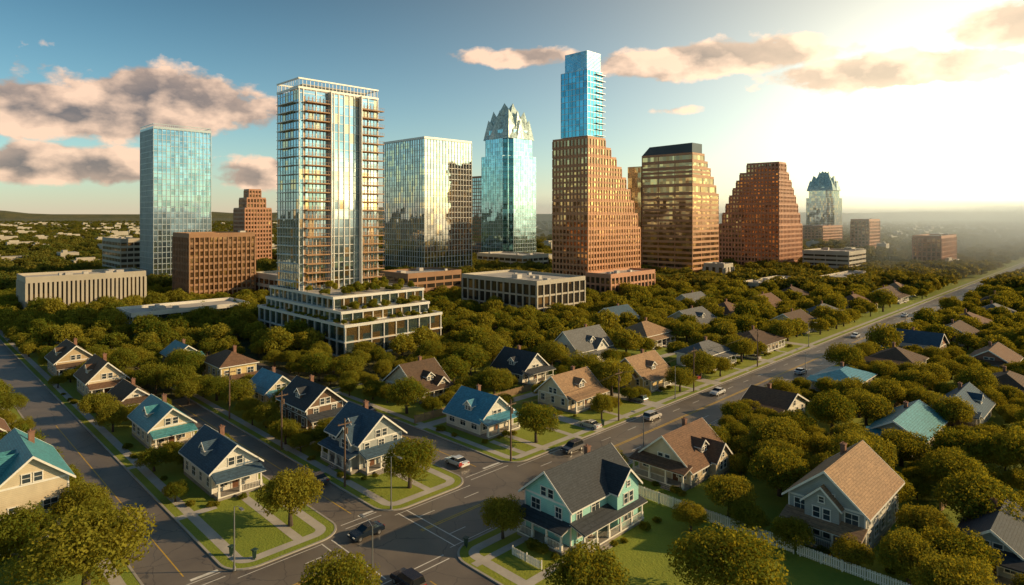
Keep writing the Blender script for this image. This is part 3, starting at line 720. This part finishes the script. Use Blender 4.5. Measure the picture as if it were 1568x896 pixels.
def stop(p,q,ang):
    m=MB(); m.cyl(0,0,0,2.2,.035); 
    pts=[(.38*math.cos(math.radians(22.5+45*i)),2.35+.38*math.sin(math.radians(22.5+45*i))) for i in range(8)]
    m.prism(pts,'x',.04,.06,1); m.obj('stop_sign',[M_metal,M_tl],None,W(p,q,.12),R45+math.radians(ang))
stop(46.6,54.8,90)
def bin_(p,q):
    m=MB(); m.cyl(0,0,.1,1.0,.28,.36,4); m.box(-.3,-.32,1.0,.34,.32,1.1); m.cyl(-.2,-.25,0,.14,.1,.1,8); m.obj('wheelie_bin',[mat_plain('bin_green',(.03,.07,.05),.5)],None,W(p,q,.12),R45+.3)
bin_(22,57); bin_(23.2,55.0); bin_(73,54.7); bin_(37.6,43.5)
# ---------------------------------------------------------------- trees
def tree_mesh(name,seed,nleaf,lsz,lobes=24,trunk=True,leafm=None,flat=.70):
    r=np.random.default_rng(seed)
    mb=MB(); L=[]
    for i in range(lobes):
        a=i*2.399963+r.uniform(-.3,.3); zt=1-1.45*(i+.5)/lobes
        s=math.sqrt(max(0,1-min(1,abs(zt))**2)); rr=r.uniform(.5,.8)
        c=np.array([math.cos(a)*s*rr,math.sin(a)*s*rr,zt*flat*rr+.95]); L.append((c,r.uniform(.18,.38)))
    L.append((np.array([0,0,1.0]),.45))
    if trunk:
        mb.cyl(0,0,0,.35,.085,.06,8,0,.02,.01); mb.cyl(.02,.01,.35,.75,.06,.04,8,0,-.02,.03)
        for i in range(0,lobes,3):
            c=L[i][0]
            if c[2]>.55: mb.cyl(.01,.01,.36+.01*i,float(c[2])-.02,.035,.012,6,0,float(c[0]),float(c[1]))
    nv=len(mb.v)
    lr=np.array([l[1] for l in L]); w=lr**2; w=w/w.sum()
    idx=r.choice(len(L),nleaf,p=w); cen=np.array([l[0] for l in L])[idx]; rad=lr[idx]
    d=r.normal(size=(nleaf,3)); d/=np.linalg.norm(d,axis=1)[:,None]
    rr=rad*np.where(r.random(nleaf)<.8,r.uniform(.82,1.15,nleaf),r.uniform(.4,.9,nleaf))
    bumps=1+.2*np.sin(d[:,0]*9+idx)*np.sin(d[:,1]*8+idx*2)
    P=cen+d*(rr*bumps)[:,None]*np.array([1,1,.85])
    keep=P[:,2]>.34; P=P[keep]; d=d[keep]; n=len(P)
    nr=d+r.normal(size=(n,3))*.6; nr/=np.linalg.norm(nr,axis=1)[:,None]
    t=np.cross(nr,r.normal(size=(n,3))); t/=np.linalg.norm(t,axis=1)[:,None]; bt=np.cross(nr,t)
    s=lsz*r.uniform(.6,1.4,n)[:,None]
    q=np.stack([P-t*s,P-bt*s*.6,P+t*s,P+bt*s*.6],1).reshape(-1,3)
    verts=np.concatenate([np.array(mb.v).reshape(-1,3),q]) if nv else q
    faces=mb.f+[tuple(x) for x in (np.arange(n*4).reshape(-1,4)+nv).tolist()]
    me=bpy.data.meshes.new(name); me.from_pydata(verts.tolist(),[],faces); me.materials.append(leafm or M_leaf); me.materials.append(M_bark)
    me.polygons.foreach_set('material_index',[1]*len(mb.f)+[0]*n); me.update(); return me
TM=[tree_mesh('oak_tree_mesh',s,12000,.034,20+s*2) for s in range(1,7)]
TMm=[tree_mesh('oak_tree_mesh_mid',s+60,3500,.065,20+s*2) for s in range(1,4)]
TF=[tree_mesh('far_tree_mesh',s+20,700,.13,14,False,M_leaf2) for s in range(2)]
SH=tree_mesh('shrub_mesh',40,1200,.10,12,False,M_leaf,.6)
def tree(p,q,r,h=None,mesh=None,name='oak_tree',z=.1):
    if mesh is None: mesh=random.choice(TM if (p+q)<185 else TMm)
    o=bpy.data.objects.new(name,mesh); scene.collection.objects.link(o)
    o.location=W(p,q,z); o.rotation_euler=(0,0,random.uniform(0,6.28)); h=h or r*1.55
    o.scale=(r*U,r*U*random.uniform(.88,1.1),h*U/1.62); return o
placed=[]
for t_ in ((28.1,58.3,3.1,5.3),(41.3,57.2,3.4,4.9),(61.3,56.8,2.9,4.9),(40.9,42.1,2.1,3.6),(11.6,59.5,4.6,6.2),(23.5,41,2.8,5.2),(37.4,29.3,3.1,4.9),(45.8,22.8,4.2,5.7),(73,11,4.3,5.4),(79.8,14,3.2,5),(77.7,22.6,3.5,5.3),(78,32,3.6,5),(68,27.6,3.3,4.8),(59.8,29.3,2.5,4),(58.5,42.6,1.9,3.5),(13.6,71,2.4,4.6),(13,66,2.4,4.4),(13.2,79,2.2,4),(11.5,86,3,5),(11.3,93,2.8,5),(8.5,95,3,5),(22.9,101,2.3,3.8),(22.8,82,1.9,2.7),(76.9,87.7,3.9,6.2),(71.5,75.5,2.9,4.8),(96.3,55.9,2.6,3.9),(75.0,56.4,1.8,3.8),(110.7,55.9,2.2,3.6),(72.8,37.5,2.2,3.8),(45.5,73.5,1.7,3.2),(56.5,79,3,5),(35,113,3,5),(33,118,3,5),(52,39.5,1.3,2.2),(90,41,2,3),(100,40,2.6,4.2),(86,33,2.6,4),(54.5,30.5,1.6,2.6),(58.8,13.5,2.4,4),(62,10.5,2.8,4.2),(56,10,3,4.6),(72.5,19,2.6,4.2),(66.5,14,2.4,3.8)):
    tree(*t_); placed.append(t_[:3])
clear+=[(20.5,53.5,31,69.5),(36.2,53.5,47.3,64.5),(53.6,53.5,74,61.5),(35.6,20,57.5,44),(57.5,30,62.8,44),(74,53.5,260,57.5),(53.6,61,84,70),(35,-10,57,30),(60,24,68,35),(92,58,112,71),(22,68,25,90),(74,41,260,44)]
roads=[(-60,43,3000,54.6),(14.9,50,21.2,260),(30.9,50,36.3,104),(46.8,50,54.2,130),(27.5,-60,36.5,45),(53,71,130,74)]
def okpt(p,q,r,sp):
    for a,b2,c,d in roads:
        if a-r*.5<p<c+r*.5 and b2-r*.5<q<d+r*.5: return False
    for a,b2,c,d in clear:
        if a<p<c and b2<q<d: return False
    for a,b2,c,d in occ:
        if a-r*.3<p<c+r*.3 and b2-r*.3<q<d+r*.3: return False
    for x,y,rr in placed:
        if (x-p)**2+(y-q)**2<((r+rr)*sp)**2: return False
    return True
cnt=0;tries=0
while cnt<1250 and tries<60000:
    tries+=1
    Y=math.sqrt(random.uniform(42**2,235**2)); X=random.uniform(-.88,.88)*Y
    p=(X+Y)*C45; q=(Y-X)*C45
    r=1.3+2.4*random.random()**1.2 if Y<140 else random.uniform(2.0,3.9)
    if okpt(p,q,r,.76 if (Y<150 or q<100) else .68):
        tree(p,q,r,r*random.uniform(1.3,1.8)); placed.append((p,q,r)); cnt+=1
hs_=[o for o in occ if o[2]-o[0]<16 and (o[0]+o[2])*.5+(o[1]+o[3])*.5<230]
for (a,b2,c,d) in hs_:
    for i in range(10):
        if i%2: p,q=random.uniform(a,c),b2-.6-random.random()*.6
        else: p,q=a-.5-random.random()*.5,random.uniform(b2,d)
        if any(x0-.3<p<x1+.3 and y0-.3<q<y1+.3 for x0,y0,x1,y1 in roads): continue
        r=random.uniform(.35,.8); o=tree(p,q,r,r*1.2,SH,'shrub'); o.location.z=-.3*r
for i in range(26):
    tt=random.random(); 
    tree(69.6+.6*random.random(),119+tt*38,random.uniform(.6,1.0),random.uniform(.8,1.3),SH,'terrace_shrub',9.2)
for i in range(24): tree(69.5+random.random()*24,118.9+random.random()*1.8,random.uniform(.6,1.1),random.uniform(.8,1.5),SH,'terrace_shrub',9.2)
for i in range(30): tree(71+random.random()*22,122.3+random.random()*3.5,random.uniform(.7,1.3),random.uniform(1,2.1),SH,'terrace_shrub',12.4)
for i in range(40): tree(72+random.random()*22.5,128+random.random()*15,random.uniform(.8,1.6),random.uniform(1.2,2.6),SH,'terrace_shrub',16)
src=[]
for i,me in enumerate(TF):
    o=bpy.data.objects.new('oak_tree',me); scene.collection.objects.link(o); o.location=W(60+i*30,250+i*8,0); o.scale=(5,5,5); src.append(o)
pts=[[],[]]
def okfar(p,q):
    if 40.5<q<57 : return False
    for a,b2,c,d in occ:
        if a-1.5<p<c+1.5 and b2-1.5<q<d+1.5: return False
    return True
for k in range(15000):
    t=random.random(); Y=235+ (3000-235)*t**1.7; X=random.uniform(-.92,.95)*Y
    p=(X+Y)*C45; q=(Y-X)*C45
    if Y>500 and math.sin(X*.011+1)*math.cos(Y*.007)+random.uniform(-.5,.5)>.75: continue
    if okfar(p,q): pts[k%2].append((X*U,Y*U,0.0))
for i in range(2):
    me=bpy.data.meshes.new('distant_trees'); me.from_pydata(pts[i],[],[]); o=bpy.data.objects.new('distant_trees',me); scene.collection.objects.link(o)
    ng=bpy.data.node_groups.new('scatter_trees','GeometryNodeTree')
    ng.interface.new_socket('Geometry',in_out='INPUT',socket_type='NodeSocketGeometry'); ng.interface.new_socket('Geometry',in_out='OUTPUT',socket_type='NodeSocketGeometry')
    gi=ng.nodes.new('NodeGroupInput'); go=ng.nodes.new('NodeGroupOutput'); ip=ng.nodes.new('GeometryNodeInstanceOnPoints'); ob=ng.nodes.new('GeometryNodeObjectInfo')
    ob.inputs['Object'].default_value=src[i]; ob.inputs['As Instance'].default_value=True
    rv=ng.nodes.new('FunctionNodeRandomValue'); rv.data_type='FLOAT_VECTOR'; rv.inputs[0].default_value=(4.2,4.2,3.6); rv.inputs[1].default_value=(8,8,6.2)
    rr=ng.nodes.new('FunctionNodeRandomValue'); rr.data_type='FLOAT_VECTOR'; rr.inputs[0].default_value=(0,0,0); rr.inputs[1].default_value=(0,0,6.28)
    ng.links.new(gi.outputs[0],ip.inputs['Points']); ng.links.new(ob.outputs['Geometry'],ip.inputs['Instance']); ng.links.new(rv.outputs[0],ip.inputs['Scale']); ng.links.new(rr.outputs[0],ip.inputs['Rotation']); ng.links.new(ip.outputs[0],go.inputs[0])
    md=o.modifiers.new('scatter','NODES'); md.node_group=ng
DB=MB()
for k in range(260):
    Y=random.uniform(330,2200); X=random.uniform(-.9,.9)*Y; p=(X+Y)*C45;q=(Y-X)*C45
    if 38<q<60 or any(a<p<c and b2<q<d for a,b2,c,d in occ): continue
    w,d=random.uniform(8,26),random.uniform(6,16); h=random.uniform(5,9)
    DB.box(p*U,q*U,0,p*U+w*U,q*U+d*U,h*U*.9); DB.box(p*U+2,q*U+2,h*U*.9+.001,p*U+w*U*.4,q*U+d*U*.5,h*U*.9+2)
DB.obj('distant_buildings',[M_lime],None,(0,0,0),R45)
HM=MB(); k=90
prev=None
for i in range(k+1):
    a=math.radians(-60+120*i/k); 
    h=60+45*math.sin(i*.21)+25*math.sin(i*.53+1)+10*math.sin(i*1.3)
    h=max(20,h*(1.25 if i<45 else .6))
    cur=[(11000*math.sin(a),11000*math.cos(a),-1),(11500*math.sin(a),11500*math.cos(a),42+h*.55),(12500*math.sin(a),12500*math.cos(a),42+h)]
    if prev: HM.poly([prev[0],cur[0],cur[1],prev[1]]); HM.poly([prev[1],cur[1],cur[2],prev[2]])
    prev=cur
HM.obj('hills',[M_wood])
# forward-scattering haze down the valley under the sun glow, thin elsewhere
def haze(dens,col,an,x0,y0,x1,y1,zt,rot=0,name='atmospheric_haze'):
    hz=MB(); hz.box(x0,y0,-2,x1,y1,zt)
    mh=bpy.data.materials.new('haze'); mh.use_nodes=True; nt=mh.node_tree; nt.nodes.clear()
    o=N(nt,'ShaderNodeOutputMaterial'); vs=N(nt,'ShaderNodeVolumeScatter'); vs.inputs['Density'].default_value=dens; vs.inputs['Anisotropy'].default_value=an; vs.inputs['Color'].default_value=(*col,1)
    nt.links.new(vs.outputs[0],o.inputs['Volume']); hz.obj(name,[mh],None,(0,0,0),rot)
haze(.0024,(1,.98,.93),.86,300*U,-3000,6500,100*U,55,R45)
haze(.00055,(1,.97,.92),.84,440*U,101*U,6500,900*U,70,R45)
# ---------------------------------------------------------------- light
AZ,EL=math.radians(88),math.radians(21)
sd=Vector((math.sin(AZ)*math.cos(EL),math.cos(AZ)*math.cos(EL),math.sin(EL)))
li=bpy.data.lights.new('sun','SUN'); li.energy=5.0; li.angle=math.radians(.5); li.color=(1,.71,.37)
lo=bpy.data.objects.new('sun',li); scene.collection.objects.link(lo); lo.rotation_euler=(-sd).to_track_quat('-Z','Y').to_euler()
w=bpy.data.worlds.new('World'); scene.world=w; w.use_nodes=True; nt=w.node_tree; bg=nt.nodes['Background']
sky=N(nt,'ShaderNodeTexSky',sky_type='NISHITA'); sky.sun_disc=False; sky.sun_elevation=EL; sky.sun_rotation=AZ; sky.dust_density=1.2; sky.air_density=1.2; sky.ozone_density=2
tc=N(nt,'ShaderNodeTexCoord'); D=tc.outputs['Generated']; sx=N(nt,'ShaderNodeSeparateXYZ'); nt.links.new(D,sx.inputs[0])
x,y,z=sx.outputs
hor=mth(nt,'SQRT',mth(nt,'ADD',mth(nt,'MULTIPLY',x,x),mth(nt,'MULTIPLY',y,y)))
te=mth(nt,'DIVIDE',z,mth(nt,'MAXIMUM',hor,.02)); az=mth(nt,'ARCTAN2',x,y)
def lobe(a,e):
    a,e=math.radians(a),math.radians(e)
    dp=N(nt,'ShaderNodeVectorMath',operation='DOT_PRODUCT'); nt.links.new(D,dp.inputs[0]); dp.inputs[1].default_value=(math.sin(a)*math.cos(e),math.cos(a)*math.cos(e),math.sin(e))
    return mth(nt,'MAXIMUM',dp.outputs['Value'],0)
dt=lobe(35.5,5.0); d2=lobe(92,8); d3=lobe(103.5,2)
g1=mth(nt,'MULTIPLY',mth(nt,'POWER',dt,110),11.0); g2_=mth(nt,'MULTIPLY',mth(nt,'POWER',dt,18),5.6); g3=mth(nt,'MULTIPLY',mth(nt,'POWER',dt,4.5),2.3)
g4=mth(nt,'ADD',mth(nt,'MULTIPLY',mth(nt,'POWER',d2,14),7.0),mth(nt,'MULTIPLY',mth(nt,'POWER',d3,1500),60.0))  # warm off-frame sky lobes, added so the towers' right faces reflect gold
def scl(col,f):
    n=N(nt,'ShaderNodeVectorMath',operation='SCALE'); n.inputs[0].default_value=col; nt.links.new(f,n.inputs['Scale']); return n.outputs[0]
def addv(a,b_):
    n=N(nt,'ShaderNodeVectorMath',operation='ADD'); nt.links.new(a,n.inputs[0]); nt.links.new(b_,n.inputs[1]); return n.outputs[0]
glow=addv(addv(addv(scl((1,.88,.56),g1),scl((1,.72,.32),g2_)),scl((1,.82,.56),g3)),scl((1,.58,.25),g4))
base=mixc(nt,1.0,sky.outputs[0],(.46,.93,1.04),'MULTIPLY')
hi=contrast(nt,te,.08,.45,1.0,.40)
bs=N(nt,'ShaderNodeVectorMath',operation='SCALE'); nt.links.new(base,bs.inputs[0]); nt.links.new(hi,bs.inputs['Scale'])
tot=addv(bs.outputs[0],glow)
om=mth(nt,'SUBTRACT',1,mth(nt,'MINIMUM',mth(nt,'ABSOLUTE',te),1))
band=mth(nt,'POWER',om,14); band2=mth(nt,'POWER',om,5)
tot=addv(addv(tot,scl((3.2,1.7,1.0),band)),scl((1.2,1.0,.85),band2))
mask=None
for (ca,ct,ra,rt,wg) in ((-.60,.135,.24,.040,1.0),(-.50,.155,.16,.052,1.0),(-.62,.066,.22,.030,.9),(-.36,.06,.12,.028,.8),(.01,.25,.14,.022,.72),(.30,.235,.20,.030,.95),(.53,.195,.16,.030,1.0),(.70,.235,.12,.035,.9),(-1.4,.3,.5,.1,.8),(1.9,.35,.4,.1,.8),(2.8,.3,.6,.1,.9),(.22,.16,.12,.012,.45)):
    u1=mth(nt,'DIVIDE',mth(nt,'SUBTRACT',az,ca),ra); v1=mth(nt,'DIVIDE',mth(nt,'SUBTRACT',te,ct),rt)
    e=mth(nt,'EXPONENT',mth(nt,'MULTIPLY',mth(nt,'ADD',mth(nt,'MULTIPLY',u1,u1),mth(nt,'MULTIPLY',v1,v1)),-1))
    e=mth(nt,'MULTIPLY',e,wg); mask=e if mask is None else mth(nt,'MAXIMUM',mask,e)
def cn(da,dtt,det=9,ro=.56):
    cb=N(nt,'ShaderNodeCombineXYZ'); nt.links.new(mth(nt,'MULTIPLY',mth(nt,'ADD',az,da),13.0),cb.inputs[0]); nt.links.new(mth(nt,'MULTIPLY',mth(nt,'ADD',te,dtt),20.0),cb.inputs[1])
    return noise(nt,1.0,det,cb.outputs[0],ro)
n0=cn(0,0); s0=cn(0,0,6,.5); s1=cn(.018,.026,6,.5)
body=mth(nt,'ADD',mth(nt,'MULTIPLY',mask,.75),mth(nt,'MULTIPLY',n0,1.0))
dens=contrast(nt,body,.78,.90)
core=contrast(nt,body,.90,1.2)
lit=mth(nt,'ADD',contrast(nt,mth(nt,'SUBTRACT',s0,s1),-.09,.13),mth(nt,'MULTIPLY',mth(nt,'SUBTRACT',1,core),.35))
lit=mth(nt,'MINIMUM',mth(nt,'MULTIPLY',lit,.9),1)
cc=mixc(nt,lit,(1.5,1.25,1.25),(8.4,5.7,4.0))
cc2=addv(cc,scl((1,.74,.42),mth(nt,'MULTIPLY',g2_,.7)))
cc2=addv(cc2,scl((1,.80,.55),mth(nt,'MULTIPLY',g3,.6)))
fin=mixc(nt,mth(nt,'MULTIPLY',dens,.92),tot,cc2)
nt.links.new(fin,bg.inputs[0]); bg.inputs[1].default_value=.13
# ---------------------------------------------------------------- camera
cam=bpy.data.cameras.new('camera'); co=bpy.data.objects.new('camera',cam); scene.collection.objects.link(co)
co.location=(0,0,42); co.rotation_euler=(math.radians(90),0,0); cam.sensor_width=36; cam.lens=36*970/1568; cam.shift_y=-(448-330)/1568; cam.clip_end=30000; cam.clip_start=.5
scene.camera=co
scene.view_settings.view_transform='Standard'; scene.view_settings.look='None'; scene.view_settings.exposure=0
